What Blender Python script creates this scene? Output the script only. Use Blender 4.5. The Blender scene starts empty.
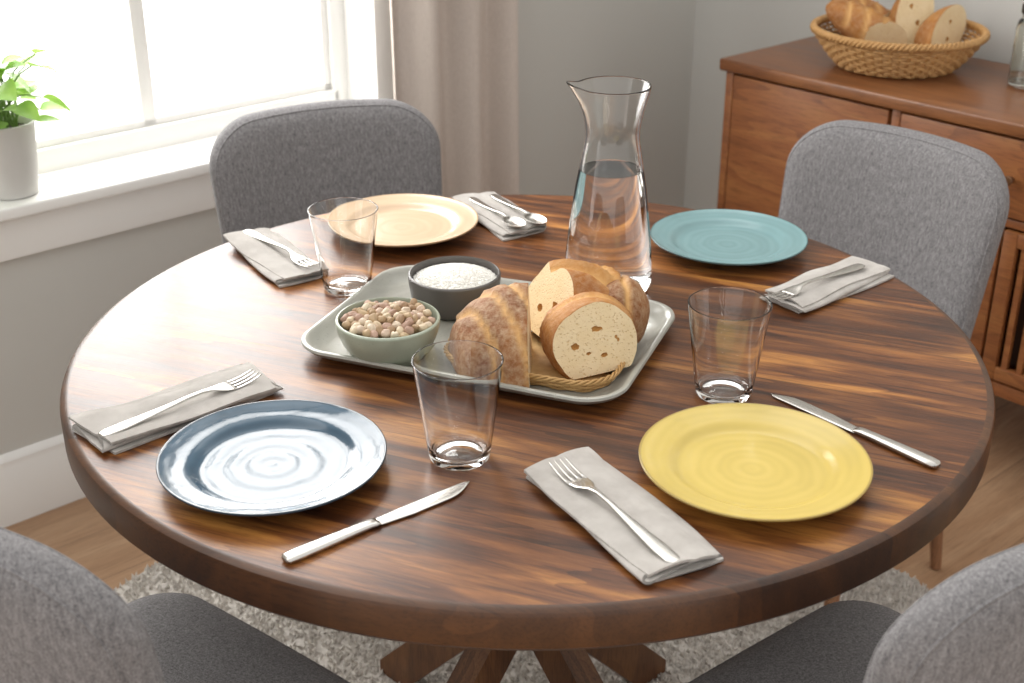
import bpy, bmesh, math, random
import numpy as np
from mathutils import Vector, Matrix, Euler, noise
random.seed(7)
R = math.radians
COL = bpy.context.scene.collection

# ---------------------------------------------------------------- helpers
class MB:
    def __init__(s): s.v=[]; s.f=[]; s.m=[]
    def add(s, vf, mi=0, M=None):
        v,f = vf; o=len(s.v)
        for p in v:
            p=Vector(p)
            if M is not None: p=M@p
            s.v.append(p)
        for a in f:
            s.f.append([i+o for i in a]); s.m.append(mi)
        return s
    def mesh(s, name, mats, ang=40, smooth=True):
        me=bpy.data.meshes.new(name)
        me.from_pydata([tuple(p) for p in s.v],[],s.f)
        if not isinstance(mats,(list,tuple)): mats=[mats]
        for m in mats: me.materials.append(m)
        me.polygons.foreach_set('material_index', s.m)
        bm=bmesh.new(); bm.from_mesh(me); bmesh.ops.recalc_face_normals(bm,faces=bm.faces); bm.to_mesh(me); bm.free()
        if smooth:
            me.polygons.foreach_set('use_smooth',[True]*len(me.polygons))
            if ang: me.set_sharp_from_angle(angle=R(ang))
        me.update()
        return me

def obj(name, me=None, parent=None, loc=(0,0,0), rot=(0,0,0), label=None, cat=None, group=None, kind=None):
    o=bpy.data.objects.new(name, me); COL.objects.link(o)
    if parent is not None: o.parent=parent
    o.location=loc; o.rotation_euler=rot
    if label: o['label']=label
    if cat: o['category']=cat
    if group: o['group']=group
    if kind: o['kind']=kind
    return o

def box(x0,x1,y0,y1,z0,z1):
    v=[(x,y,z) for x in (x0,x1) for y in (y0,y1) for z in (z0,z1)]
    f=[(0,1,3,2),(4,6,7,5),(0,4,5,1),(2,3,7,6),(0,2,6,4),(1,5,7,3)]
    return v,f
def bbox(x0,x1,y0,y1,z0,z1,b=0.004,seg=2):
    bm=bmesh.new(); v,f=box(x0,x1,y0,y1,z0,z1)
    vs=[bm.verts.new(p) for p in v]
    for a in f: bm.faces.new([vs[i] for i in a])
    bmesh.ops.recalc_face_normals(bm,faces=bm.faces)
    bmesh.ops.bevel(bm,geom=list(bm.edges),offset=b,segments=seg,profile=0.5,affect='EDGES')
    bm.verts.index_update()
    r=([tuple(q.co) for q in bm.verts],[[q.index for q in fa.verts] for fa in bm.faces]); bm.free(); return r
def lathe(prof, seg=64, fn=None):
    v=[];f=[];rings=[]
    for r,z in prof:
        if r<1e-6:
            rings.append([len(v)]); v.append((0,0,z))
        else:
            rings.append(list(range(len(v),len(v)+seg)))
            for i in range(seg):
                a=2*math.pi*i/seg; rr=r
                if fn: rr,zz=fn(r,z,a)
                else: zz=z
                v.append((rr*math.cos(a),rr*math.sin(a),zz))
    for A,B in zip(rings,rings[1:]):
        for i in range(seg):
            j=(i+1)%seg
            if len(A)==1 and len(B)==1: break
            if len(A)==1: f.append((A[0],B[i],B[j]))
            elif len(B)==1: f.append((A[i],A[j],B[0]))
            else: f.append((A[i],A[j],B[j],B[i]))
    return v,f
def tube(path, r, n=6, closed=False, flat=1.0):
    P=[Vector(p) for p in path]; L=len(P); v=[];f=[]
    nrm=None
    for i,p in enumerate(P):
        a=P[(i-1)%L] if (closed or i>0) else P[i]
        b=P[(i+1)%L] if (closed or i<L-1) else P[i]
        t=(b-a).normalized()
        if nrm is None:
            up=Vector((0,0,1)) if abs(t.z)<0.9 else Vector((1,0,0))
            nrm=(up-t*up.dot(t)).normalized()
        else: nrm=(nrm-t*nrm.dot(t)).normalized()
        bi=t.cross(nrm); rr=r[i] if isinstance(r,(list,tuple)) else r
        for k in range(n):
            an=2*math.pi*k/n
            v.append(p+nrm*math.cos(an)*rr+bi*math.sin(an)*rr*flat)
    for i in range(L if closed else L-1):
        j=(i+1)%L
        for k in range(n):
            m=(k+1)%n
            f.append((i*n+k,i*n+m,j*n+m,j*n+k))
    if not closed:
        f.append(tuple(range(n))[::-1]); f.append(tuple(range((L-1)*n,L*n)))
    return v,f
def cr(pts, n=6):
    out=[]; P=[Vector(p) if len(p)==3 else Vector((p[0],p[1],0)) for p in pts]
    for i in range(len(P)-1):
        p0=P[max(i-1,0)];p1=P[i];p2=P[i+1];p3=P[min(i+2,len(P)-1)]
        for k in range(n):
            t=k/n
            out.append(0.5*((2*p1)+(p2-p0)*t+(2*p0-5*p1+4*p2-p3)*t*t+(3*p1-p0-3*p2+p3)*t**3))
    out.append(P[-1]); return out
def rrect(hx,hy,r,n=10,m=6):
    r=min(r,hx-1e-5,hy-1e-5); pts=[]
    cs=[(hx-r,hy-r,0),(-hx+r,hy-r,90),(-hx+r,-hy+r,180),(hx-r,-hy+r,270)]
    for q in range(4):
        cx,cy,a0=cs[q]
        for k in range(n+1):
            a=R(a0+90*k/n); pts.append((cx+r*math.cos(a),cy+r*math.sin(a)))
        nx,ny,a1=cs[(q+1)%4]
        e=(nx+r*math.cos(R(a1)),ny+r*math.sin(R(a1))); s=pts[-1]
        for k in range(1,m): pts.append((s[0]+(e[0]-s[0])*k/m,s[1]+(e[1]-s[1])*k/m))
    return pts
def rings_mesh(rings, cap0=True, cap1=True):
    n=len(rings[0]); v=[p for r in rings for p in r]; f=[]
    for i in range(len(rings)-1):
        for k in range(n):
            m=(k+1)%n; f.append((i*n+k,i*n+m,(i+1)*n+m,(i+1)*n+k))
    if cap0: f.append(tuple(range(n))[::-1])
    if cap1: f.append(tuple(range((len(rings)-1)*n,len(rings)*n)))
    return v,f
def cprof(s,T,p,q,puff): return T/2*max(0,(1-s**p))**(1/q) + puff*(1-s*s)
def cushion(outline, T, fn, p=7, q=2.2, ns=(0.0,0.15,0.3,0.45,0.6,0.72,0.82,0.88,0.92,0.95,0.97,0.985,0.994,0.999,1.0), puff=0.0):
    def ring(s,sign):
        h=sign*cprof(s,T,p,q,puff)
        return [fn(x*s,y*s,h) for x,y in outline]
    rings=[ring(s,1) for s in ns[1:]]+[ring(s,-1) for s in reversed(ns[1:-1])]
    v=[];f=[]; n=len(outline)
    v.append(fn(0,0,T/2+puff))
    for r in rings: v+=r
    v.append(fn(0,0,-T/2-puff)); last=len(v)-1
    for k in range(n): f.append((0,1+k,1+(k+1)%n))
    for i in range(len(rings)-1):
        for k in range(n):
            m=(k+1)%n; a=1+i*n; b=1+(i+1)*n; f.append((a+k,b+k,b+m,a+m))
    a=1+(len(rings)-1)*n
    for k in range(n): f.append((a+k,last,a+(k+1)%n))
    return v,f
def strip(st, n=12, pw=1.0):
    rings=[]
    for x,yc,zc,w,t in st:
        rg=[]
        for k in range(n):
            a=2*math.pi*k/n; c=math.cos(a); s=math.sin(a)
            c=math.copysign(abs(c)**pw,c); s=math.copysign(abs(s)**pw,s)
            rg.append((x,yc+w/2*c,zc+t/2*s))
        rings.append(rg)
    return rings_mesh(rings)

# ---------------------------------------------------------------- materials
class NT:
    def __init__(s,name):
        s.mat=bpy.data.materials.new(name); s.mat.use_nodes=True
        s.t=s.mat.node_tree; s.b=s.t.nodes['Principled BSDF']; s.out=s.t.nodes['Material Output']
    def n(s,ty,**k):
        nd=s.t.nodes.new(ty)
        for a,b in k.items():
            if a.startswith('i_'):
                key=a[2:]; key=int(key) if key.isdigit() else key.replace('_',' ')
                nd.inputs[key].default_value=b
            else: setattr(nd,a,b)
        return nd
    def l(s,a,b): s.t.links.new(a,b)
    def math(s,op,a,b=None,c=None,clamp=False):
        nd=s.t.nodes.new('ShaderNodeMath'); nd.operation=op; nd.use_clamp=clamp
        for i,x in enumerate((a,b,c)):
            if x is None: continue
            if isinstance(x,(int,float)): nd.inputs[i].default_value=x
            else: s.l(x,nd.inputs[i])
        return nd.outputs[0]
    def ramp(s,fac,stops,interp='LINEAR'):
        nd=s.t.nodes.new('ShaderNodeValToRGB'); nd.color_ramp.interpolation=interp
        el=nd.color_ramp.elements
        while len(el)<len(stops): el.new(0.5)
        for e,(p,c) in zip(el,stops):
            e.position=p; e.color=(*c,1) if len(c)==3 else c
        s.l(fac,nd.inputs[0]); return nd.outputs[0]
    def mix(s,fac,a,b,mode='MIX'):
        nd=s.t.nodes.new('ShaderNodeMix'); nd.data_type='RGBA'; nd.blend_type=mode
        for sock,x in ((nd.inputs[0],fac),(nd.inputs[6],a),(nd.inputs[7],b)):
            if isinstance(x,(int,float)): sock.default_value=x
            elif isinstance(x,tuple): sock.default_value=(*x,1) if len(x)==3 else x
            else: s.l(x,sock)
        return nd.outputs[2]
    def coord(s,rot=(0,0,0),scale=(1,1,1),loc=(0,0,0)):
        tc=s.t.nodes.new('ShaderNodeTexCoord'); mp=s.t.nodes.new('ShaderNodeMapping')
        mp.inputs['Rotation'].default_value=rot; mp.inputs['Scale'].default_value=scale; mp.inputs['Location'].default_value=loc
        s.l(tc.outputs['Object'],mp.inputs[0]); return mp.outputs[0]
    def noise(s,vec,scale,detail=3,rough=0.5,dist=0):
        nd=s.n('ShaderNodeTexNoise',i_Scale=scale,i_Detail=detail,i_Roughness=rough,i_Distortion=dist)
        if vec is not None: s.l(vec,nd.inputs['Vector'])
        return nd.outputs[0]
    def bump(s,h,strength,dist=0.001):
        nd=s.n('ShaderNodeBump',i_Strength=strength,i_Distance=dist); s.l(h,nd.inputs['Height']); s.l(nd.outputs[0],s.b.inputs['Normal'])
    def set(s,**k):
        for a,b in k.items():
            key=a.replace('_',' ')
            if isinstance(b,(int,float)): s.b.inputs[key].default_value=b
            elif isinstance(b,tuple): s.b.inputs[key].default_value=(*b,1) if len(b)==3 else b
            else: s.l(b,s.b.inputs[key])
        return s
def hexc(h):
    h=h.lstrip('#'); c=[int(h[i:i+2],16)/255 for i in (0,2,4)]
    return tuple(x/12.92 if x<=0.04045 else ((x+0.055)/1.055)**2.4 for x in c)
def plain(name,col,rough=0.5,metal=0,coat=0):
    m=NT(name); m.set(Base_Color=col,Roughness=rough,Metallic=metal,Coat_Weight=coat); return m.mat

def wood(name, stops, rotz=0, plank=0.12, rough=0.35, coat=0.0, stretch=9, base=5, seam=0.6, var=0.35, rot3=None, bump=0.15, spec=0.5, nring=16.0, ringw=0.34, pore=0.7, patch=0.0, coatr=0.12):
    m=NT(name)
    v=m.coord(rot=rot3 if rot3 else (0,0,rotz))
    sep=m.n('ShaderNodeSeparateXYZ'); m.l(v,sep.inputs[0])
    py=m.math('DIVIDE',sep.outputs[1],plank); fl=m.math('FLOOR',py); fr=m.math('FRACT',py)
    wn=m.n('ShaderNodeTexWhiteNoise',noise_dimensions='1D'); m.l(fl,wn.inputs['W'])
    cx=m.n('ShaderNodeCombineXYZ')
    m.l(m.math('ADD',sep.outputs[0],m.math('MULTIPLY',wn.outputs[0],9.0)),cx.inputs[0])
    m.l(m.math('MULTIPLY',sep.outputs[1],stretch),cx.inputs[1])
    m.l(m.math('ADD',m.math('MULTIPLY',sep.outputs[2],stretch*0.5),m.math('MULTIPLY',wn.outputs[0],5.0)),cx.inputs[2])
    n1=m.noise(cx.outputs[0],base*0.55,9,0.66,0.4)
    n2=m.noise(cx.outputs[0],base*0.16,3,0.5,0.3)
    saw=m.math('FRACT',m.math('MULTIPLY',n2,nring))
    rings=m.math('POWER',saw,2.2)
    fac=m.math('SUBTRACT',m.math('ADD',m.math('MULTIPLY',n1,0.9),0.08),m.math('MULTIPLY',m.math('SUBTRACT',rings,0.3),ringw))
    if patch>0:
        # occasional golden sapwood streaks and broad dark heartwood, elongated along the grain
        mq=m.n('ShaderNodeMapping'); mq.inputs['Scale'].default_value=(1.2,0.42,0.42); mq.inputs['Location'].default_value=(3.1,1.7,0); m.l(cx.outputs[0],mq.inputs[0])
        n4=m.noise(mq.outputs[0],base*0.50,3,0.5,0.5)
        pt=m.math('MULTIPLY',m.math('SUBTRACT',n4,0.57),7.0,clamp=True)
        low=m.math('MULTIPLY',m.math('SUBTRACT',n4,0.5),0.45)
        fac=m.math('ADD',m.math('ADD',fac,m.math('MULTIPLY',pt,patch)),low)
    col=m.ramp(fac,stops)
    mp=m.n('ShaderNodeMapping'); mp.inputs['Scale'].default_value=(3.0,26/stretch*3,26/stretch*3); m.l(cx.outputs[0],mp.inputs[0])
    n3=m.noise(mp.outputs[0],base*1.6,4,0.65,0)
    pores=m.ramp(n3,[(0.38,(0.35,0.33,0.32)),(0.50,(1,1,1))])
    col=m.mix(pore,col,pores,'MULTIPLY')
    br=m.math('ADD',1-var/2,m.math('MULTIPLY',wn.outputs[0],var))
    cb=m.n('ShaderNodeCombineColor')
    for i in range(3): m.l(br,cb.inputs[i])
    col=m.mix(1.0,col,cb.outputs[0],'MULTIPLY')
    if seam>0:
        e=m.math('ABSOLUTE',m.math('SUBTRACT',fr,0.5)); sm=m.math('GREATER_THAN',e,0.5-0.0018/plank*0.5)
        col=m.mix(m.math('MULTIPLY',sm,seam),col,(0.01,0.006,0.004))
    m.set(Base_Color=col,Roughness=m.math('ADD',rough-0.08,m.math('MULTIPLY',n1,0.18)),Coat_Weight=coat,Coat_Roughness=coatr,Specular_IOR_Level=spec)
    m.bump(m.math('ADD',n3,m.math('MULTIPLY',n1,0.5)),bump,0.001)
    return m.mat

M={}
TS=[(0.25,hexc('#281307')),(0.40,hexc('#482611')),(0.52,hexc('#673b1c')),(0.64,hexc('#8a562a')),(0.85,hexc('#be8342'))]
M['table']=wood('walnut_table',TS,rotz=R(22),plank=0.15,rough=0.36,coat=0.16,coatr=0.2,stretch=13,base=5,seam=0.5,var=0.36,nring=10,ringw=0.12,pore=0.6,bump=0.3,patch=0.20,spec=0.4)
M['rim']=wood('walnut_edge',[(0.25,hexc('#25140a')),(0.45,hexc('#412510')),(0.6,hexc('#583519')),(0.85,hexc('#7c5029'))],rotz=R(22),plank=0.15,rough=0.4,coat=0.1,stretch=4,base=6,seam=0.2,var=0.2,nring=9,ringw=0.08,pore=0.5,bump=0.2)
M['ped']=wood('pedestal_wood',[(0.2,hexc('#3c2414')),(0.5,hexc('#633f25')),(0.8,hexc('#835a36'))],rot3=(0,R(90),0),plank=0.5,rough=0.45,seam=0,ringw=0.15)
cs_=[(0.22,hexc('#653a20')),(0.5,hexc('#8f5730')),(0.8,hexc('#b07843'))]
M['cab']=wood('cabinet_wood',cs_,plank=0.9,rough=0.45,coat=0.05,seam=0,var=0.15,stretch=12,base=4,ringw=0.15,pore=0.45)
M['cabtop']=wood('cabinet_top_wood',[(0.22,hexc('#53301b')),(0.5,hexc('#7a4b2b')),(0.8,hexc('#99653c'))],plank=0.9,rough=0.35,coat=0.15,seam=0,var=0.15,stretch=12,base=4,ringw=0.10,pore=0.35)
M['cabin']=plain('cabinet_interior',hexc('#3a2417'),0.7)
M['leg']=wood('leg_wood',[(0.2,hexc('#6b4730')),(0.5,hexc('#93684a')),(0.8,hexc('#b08560'))],rot3=(0,R(90),0),plank=0.5,rough=0.4,seam=0,pore=0.4)
M['floor']=wood('oak_floor',[(0.2,hexc('#8a684c')),(0.5,hexc('#b08c6c')),(0.8,hexc('#caa988'))],rotz=0,plank=0.16,rough=0.42,seam=0.6,var=0.2,stretch=10,base=3,ringw=0.08,pore=0.35)
def mk_fabric(name,a,b,scale=420,bump=0.5,sheen=0.3):
    m=NT(name); v=m.coord()
    n=m.noise(v,scale,4,0.75); n2=m.noise(m.coord(scale=(1,1,0.25)),scale*0.5,2,0.6)
    f=m.math('ADD',m.math('MULTIPLY',n,0.7),m.math('MULTIPLY',n2,0.3))
    c=m.ramp(f,[(0.36,a),(0.64,b)])
    m.set(Base_Color=c,Roughness=0.95,Sheen_Weight=sheen,Specular_IOR_Level=0.15)
    m.bump(n,bump,0.0012); return m.mat
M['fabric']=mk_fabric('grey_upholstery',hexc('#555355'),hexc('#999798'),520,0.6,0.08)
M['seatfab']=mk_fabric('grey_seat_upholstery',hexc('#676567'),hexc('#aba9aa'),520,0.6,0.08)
M['curtain']=mk_fabric('curtain_cloth',hexc('#bbafa6'),hexc('#cfc4bb'),700,0.15,0.1)
def mk_linen():
    m=NT('linen'); v=m.coord()
    w1=m.n('ShaderNodeTexWave',bands_direction='X',i_Scale=420.0,i_Distortion=1.0); m.l(v,w1.inputs[0])
    w2=m.n('ShaderNodeTexWave',bands_direction='Y',i_Scale=420.0,i_Distortion=1.0); m.l(v,w2.inputs[0])
    n=m.noise(v,30,4,0.6); n2=m.noise(v,14,3,0.6,0.6)
    h=m.math('MULTIPLY',m.math('ADD',w1.outputs[1],w2.outputs[1]),0.5)
    c=m.ramp(m.math('ADD',m.math('MULTIPLY',n,0.7),m.math('MULTIPLY',h,0.3)),[(0.3,hexc('#aba59f')),(0.7,hexc('#ccc7c1'))])
    m.set(Base_Color=c,Roughness=0.9,Sheen_Weight=0.2,Specular_IOR_Level=0.2)
    m.bump(m.math('ADD',m.math('MULTIPLY',h,0.6),m.math('ADD',m.math('MULTIPLY',n,2.0),m.math('MULTIPLY',n2,8.0))),0.65,0.001); return m.mat
M['linen']=mk_linen()
def mk_wall(name,c):
    m=NT(name); v=m.coord(); n=m.noise(v,120,3); n2=m.noise(v,2,2)
    m.set(Base_Color=m.mix(n2,c,tuple(x*0.95 for x in c)),Roughness=0.85); m.bump(n,0.08,0.001); return m.mat
M['wall']=mk_wall('wall_paint',hexc('#cac9c4'))
M['wall2']=mk_wall('wall_paint_light',hexc('#d4d4d0'))
M['white']=plain('white_trim',hexc('#ecebe8'),0.4)
def mk_glaze(name,c,edge,ringscale=55,rough=0.12,speck=0.0,var=0.18,bs=0.3,coat=0.4,spec=0.5):
    m=NT(name); v=m.coord()
    sep=m.n('ShaderNodeSeparateXYZ'); m.l(v,sep.inputs[0])
    r=m.math('SQRT',m.math('ADD',m.math('POWER',sep.outputs[0],2.0),m.math('POWER',sep.outputs[1],2.0)))
    n=m.noise(v,9,3,0.5,1.0); n2=m.noise(v,45,3,0.5)
    rr=m.math('ADD',r,m.math('MULTIPLY',n,0.022))
    wv=m.math('SINE',m.math('MULTIPLY',rr,ringscale*9.0))
    wv2=m.math('SINE',m.math('MULTIPLY',rr,ringscale*4.6))
    f=m.math('ADD',m.math('ADD',m.math('MULTIPLY',wv,0.10),m.math('MULTIPLY',wv2,0.10)),n)
    dark=tuple(x*(1-var*1.6) for x in c); lt=tuple(min(1,x*(1+var)+0.01) for x in c)
    col=m.ramp(f,[(0.25,dark),(0.5,c),(0.8,lt)])
    if speck>0:
        sp=m.noise(v,420,2,0.5); col=m.mix(m.math('MULTIPLY',m.math('GREATER_THAN',sp,0.68),speck),col,(0.12,0.11,0.09))
    if edge is not None:
        e=m.math('MULTIPLY',m.math('SUBTRACT',r,edge[0]),500.0,clamp=True)
        col=m.mix(m.math('MULTIPLY',e,0.75),col,edge[1])
    m.set(Base_Color=col,Roughness=rough,Coat_Weight=coat,Coat_Roughness=0.06,Specular_IOR_Level=spec)
    h=m.math('ADD',m.math('MULTIPLY',m.math('MULTIPLY',wv2,n),1.6),m.math('MULTIPLY',n2,1.2))
    m.bump(h,bs,0.0012); return m.mat
M['g_blue']=mk_glaze('blue_glaze',hexc('#41596b'),(0.1210,hexc('#222d37')),bs=0.36,coat=0.08,rough=0.14,spec=0.5,var=0.12)
M['g_yellow']=mk_glaze('yellow_glaze',hexc('#cdb561'),(0.1227,hexc('#937942')),var=0.04,bs=0.14,rough=0.24,coat=0.15)
M['g_teal']=mk_glaze('teal_glaze',hexc('#76989b'),(0.1195,hexc('#40595c')),var=0.05,bs=0.13,rough=0.24,coat=0.15)
M['g_beige']=mk_glaze('beige_glaze',hexc('#d2b799'),(0.1205,hexc('#a3855f')),var=0.03,bs=0.13,rough=0.24,coat=0.15)
M['g_tray']=mk_glaze('sage_grey_glaze',hexc('#a6a59c'),None,speck=0.5,rough=0.28,var=0.04,bs=0.1,coat=0.2)
M['g_bowl']=mk_glaze('sage_bowl_glaze',hexc('#a3ab9a'),None,speck=0.3,rough=0.35,var=0.04,bs=0.1,coat=0.1)
M['g_dark']=mk_glaze('charcoal_bowl_glaze',hexc('#5a5653'),None,speck=0.3,rough=0.4,var=0.06,bs=0.1,coat=0.1)
M['pot']=mk_glaze('pot_glaze',hexc('#c4c2be'),None,rough=0.5,var=0.03,bs=0.05,coat=0)
def mk_glass(name,ior=1.45,col=(1,1,1),rough=0.0):
    m=NT(name); m.set(Base_Color=col,Roughness=rough,Transmission_Weight=1.0,IOR=ior); return m.mat
M['glass']=mk_glass('clear_glass',1.47,(0.995,1.0,0.998))
M['water']=mk_glass('water',1.33,(1.0,1,1))
M['jarglass']=mk_glass('jar_glass',1.45,(0.85,0.86,0.82))
def mk_steel():
    m=NT('brushed_steel'); v=m.coord(scale=(4,120,120)); n=m.noise(v,8,3)
    m.set(Base_Color=(0.60,0.58,0.55),Metallic=1.0,Roughness=m.math('ADD',0.19,m.math('MULTIPLY',n,0.14))); return m.mat
M['steel']=mk_steel()
def mk_crust(name,stops,fl=0.5):
    m=NT(name); v=m.coord()
    n=m.noise(v,11,4,0.5,0.2); n2=m.noise(v,220,4,0.6); n3=m.noise(v,110,6,0.75)
    at=m.n('ShaderNodeAttribute',attribute_name='score')
    c=m.ramp(n,stops)
    flour=m.ramp(n3,[(0.38,(0,0,0)),(0.78,(fl,fl,fl))])
    c=m.mix(flour,c,hexc('#dcc6a4'))
    c=m.mix(m.math('MULTIPLY',at.outputs['Fac'],0.85),c,hexc('#dcae70'))
    m.set(Base_Color=c,Roughness=0.65,Specular_IOR_Level=0.3)
    m.bump(m.math('ADD',m.math('MULTIPLY',n3,0.6),m.math('MULTIPLY',n2,0.6)),0.5,0.003); return m.mat
def mk_crumb():
    m=NT('bread_crumb'); v=m.coord(); vn=m.noise(v,40,3); fine=m.noise(v,380,3,0.7)
    wv=m.n('ShaderNodeVectorMath',operation='ADD'); nn=m.n('ShaderNodeTexNoise',i_Scale=90.0); m.l(v,nn.inputs[0])
    sc=m.n('ShaderNodeVectorMath',operation='SCALE'); sc.inputs[3].default_value=0.006; m.l(nn.outputs[1],sc.inputs[0]); m.l(v,wv.inputs[0]); m.l(sc.outputs[0],wv.inputs[1])
    vo=m.n('ShaderNodeTexVoronoi',i_Scale=260.0,i_Randomness=1.0); m.l(wv.outputs[0],vo.inputs['Vector'])
    h1=m.ramp(vo.outputs['Distance'],[(0.08,(0.25,0.25,0.25)),(0.34,(1,1,1))])
    vo2=m.n('ShaderNodeTexVoronoi',i_Scale=95.0,i_Randomness=1.0); m.l(wv.outputs[0],vo2.inputs['Vector'])
    h2=m.ramp(vo2.outputs['Distance'],[(0.06,(0.3,0.3,0.3)),(0.16,(1,1,1))])
    h=m.mix(1.0,h1,h2,'MULTIPLY')
    c=m.mix(h,hexc('#d3b07c'),m.mix(vn,hexc('#efdcba'),hexc('#e5ca9a')))
    m.set(Base_Color=c,Roughness=0.85)
    m.bump(m.math('ADD',h,m.math('MULTIPLY',fine,0.7)),0.6,0.002); return m.mat
M['crust_d']=mk_crust('bread_crust_dark',[(0.30,hexc('#6a3a1b')),(0.45,hexc('#83502b')),(0.6,hexc('#99653a')),(0.75,hexc('#ab7a4a'))],0.6)
M['crust']=mk_crust('bread_crust',[(0.28,hexc('#8a4f1f')),(0.45,hexc('#a4682c')),(0.6,hexc('#b87e3b')),(0.75,hexc('#c59656'))],0.35)
M['crumb']=mk_crumb()
M['hole']=plain('bread_hole',hexc('#b07d40'),0.85)
def mk_wicker(name,a,b,c):
    m=NT(name); v=m.coord(); n=m.noise(v,90,4,0.6); n2=m.noise(v,12,2)
    m.set(Base_Color=m.mix(n2,m.ramp(n,[(0.3,hexc(a)),(0.7,hexc(b))]),hexc(c)),Roughness=0.6); m.bump(n,0.3,0.001); return m.mat
M['wicker']=mk_wicker('wicker','#9a6f40','#d6ad76','#bd9058')
M['wicker_l']=mk_wicker('pale_wicker','#9c7746','#cfae78','#b98f57')
def mk_nut():
    m=NT('nut_shell'); oi=m.n('ShaderNodeObjectInfo'); v=m.coord(); n=m.noise(v,180,3)
    c=m.ramp(oi.outputs['Random'],[(0.0,hexc('#9b7d60')),(0.3,hexc('#c4ab86')),(0.55,hexc('#e3d6bd')),(0.8,hexc('#c9a896')),(1.0,hexc('#8a6a55'))])
    m.set(Base_Color=m.mix(m.math('MULTIPLY',n,0.3),c,hexc('#7a5b3d')),Roughness=0.6); m.bump(n,0.4,0.0008); return m.mat
M['nut']=mk_nut()
def mk_rice():
    m=NT('rice_grain'); m.set(Base_Color=(0.94,0.92,0.87),Roughness=0.8,Specular_IOR_Level=0.2); return m.mat
M['rice']=mk_rice()
def mk_leaf():
    m=NT('leaf'); v=m.coord(); n=m.noise(v,25,3)
    c=m.mix(n,hexc('#5f9236'),hexc('#a8cc5c'))
    m.set(Base_Color=c,Roughness=0.4)
    tr=m.n('ShaderNodeBsdfTranslucent'); m.l(c,tr.inputs[0]); mx=m.n('ShaderNodeMixShader',i_0=0.35)
    m.l(m.b.outputs[0],mx.inputs[1]); m.l(tr.outputs[0],mx.inputs[2]); m.l(mx.outputs[0],m.out.inputs[0]); return m.mat
M['leaf']=mk_leaf(); M['stem']=plain('stem',hexc('#6f8f45'),0.6); M['soil']=plain('soil',hexc('#3a2a1f'),0.95)
def mk_rug():
    m=NT('rug_pile'); v=m.coord(); n=m.noise(v,90,3,0.6); n2=m.noise(v,9,3)
    m.set(Base_Color=m.mix(m.math('MULTIPLY',n2,0.4),m.ramp(n,[(0.3,hexc('#b3ada6')),(0.65,hexc('#e2ddd6'))]),hexc('#cbc5bd')),Roughness=0.95,Specular_IOR_Level=0.1); return m.mat
M['rug']=mk_rug()
M['black']=plain('dark_metal',hexc('#2b2724'),0.4,0.6)
M['bronze']=plain('bronze_knob',hexc('#6b4a30'),0.4,0.3)

# ---------------------------------------------------------------- room
A=R(42); e1=Vector((math.cos(A),math.sin(A),0)); e2=Vector((math.sin(A),-math.cos(A),0)); nout=Vector((-math.sin(A),math.cos(A),0))
W0=Vector((-1.078,0.686,0)); SC=2.115
def wp(s,y,z): return W0+e1*s+nout*y+Vector((0,0,z))
WX0,WX1,WZ0,WZ1=-0.02,1.0,0.68,2.25
mb=MB()
mb.add(box(-3.2,WX0,0,0.16,0,2.7)).add(box(WX1,SC+0.12,0,0.16,0,2.7)).add(box(WX0,WX1,0,0.16,0,WZ0-0.025)).add(box(WX0,WX1,0,0.16,WZ1,2.7))
obj('wall_left',mb.mesh('wall_left',M['wall'],smooth=False),loc=W0,rot=(0,0,A),kind='structure',label='matte grey painted wall holding the window')
corner=W0+e1*SC
mb=MB().add(box(0,4.2,0,0.12,0,2.7))
obj('wall_right',mb.mesh('wall_right',M['wall2'],smooth=False),loc=corner,rot=(0,0,A-R(90)),kind='structure',label='pale grey painted wall behind the wooden cabinet')
fl=MB().add(box(-3.2,SC+0.12,-4.6,0.16,-0.06,0))
obj('floor',fl.mesh('floor',M['floor'],smooth=False),loc=W0,rot=(0,0,A),kind='structure',label='light brown wood plank floor')
bp=[(0,0),(-0.016,0),(-0.016,0.12),(-0.012,0.128),(-0.012,0.142),(-0.006,0.152),(0,0.156)]
def baseb(x0,x1):
    return rings_mesh([[(x0,y,z) for y,z in bp],[(x1,y,z) for y,z in bp]])
obj('baseboard_left',MB().add(baseb(-3.2,SC-0.001)).mesh('baseboard_left',M['white'],30),loc=W0,rot=(0,0,A),kind='structure',label='white painted baseboard under the window wall')
obj('baseboard_right',MB().add(baseb(0.02,4.2)).mesh('baseboard_right',M['white'],30),loc=corner,rot=(0,0,A-R(90)),kind='structure',label='white painted baseboard behind the cabinet')
w=MB()
fy0,fy1=0.095,0.15
x0,x1,z0,z1=WX0,WX1,WZ0,WZ1
w.add(bbox(x0,x0+0.045,fy0,fy1,z0,z1,0.003)).add(bbox(x1-0.045,x1,fy0,fy1,z0,z1,0.003))
w.add(bbox(x0+0.03,x1-0.03,fy0,fy1,z0,z0+0.05,0.003)).add(bbox(x0+0.03,x1-0.03,fy0,fy1,z1-0.05,z1,0.003))
xm=0.494
w.add(bbox(xm-0.016,xm+0.016,fy0+0.012,fy1-0.005,z0+0.04,z1-0.04,0.003))
w.add(bbox(x0+0.04,x1-0.04,fy0+0.012,fy1-0.005,1.42,1.455,0.003))
for sx in (x0+0.045,x1-0.063): w.add(bbox(sx,sx+0.018,fy0+0.012,fy1-0.005,z0+0.05,z1-0.05,0.002))
w.add(bbox(x0+0.045,x1-0.045,fy0+0.012,fy1-0.005,z0+0.05,z0+0.066,0.002))
obj('window_1',w.mesh('window_1',M['white'],30),loc=W0,rot=(0,0,A),kind='structure',label='white framed double pane window, bright daylight outside')
t=MB()
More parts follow.
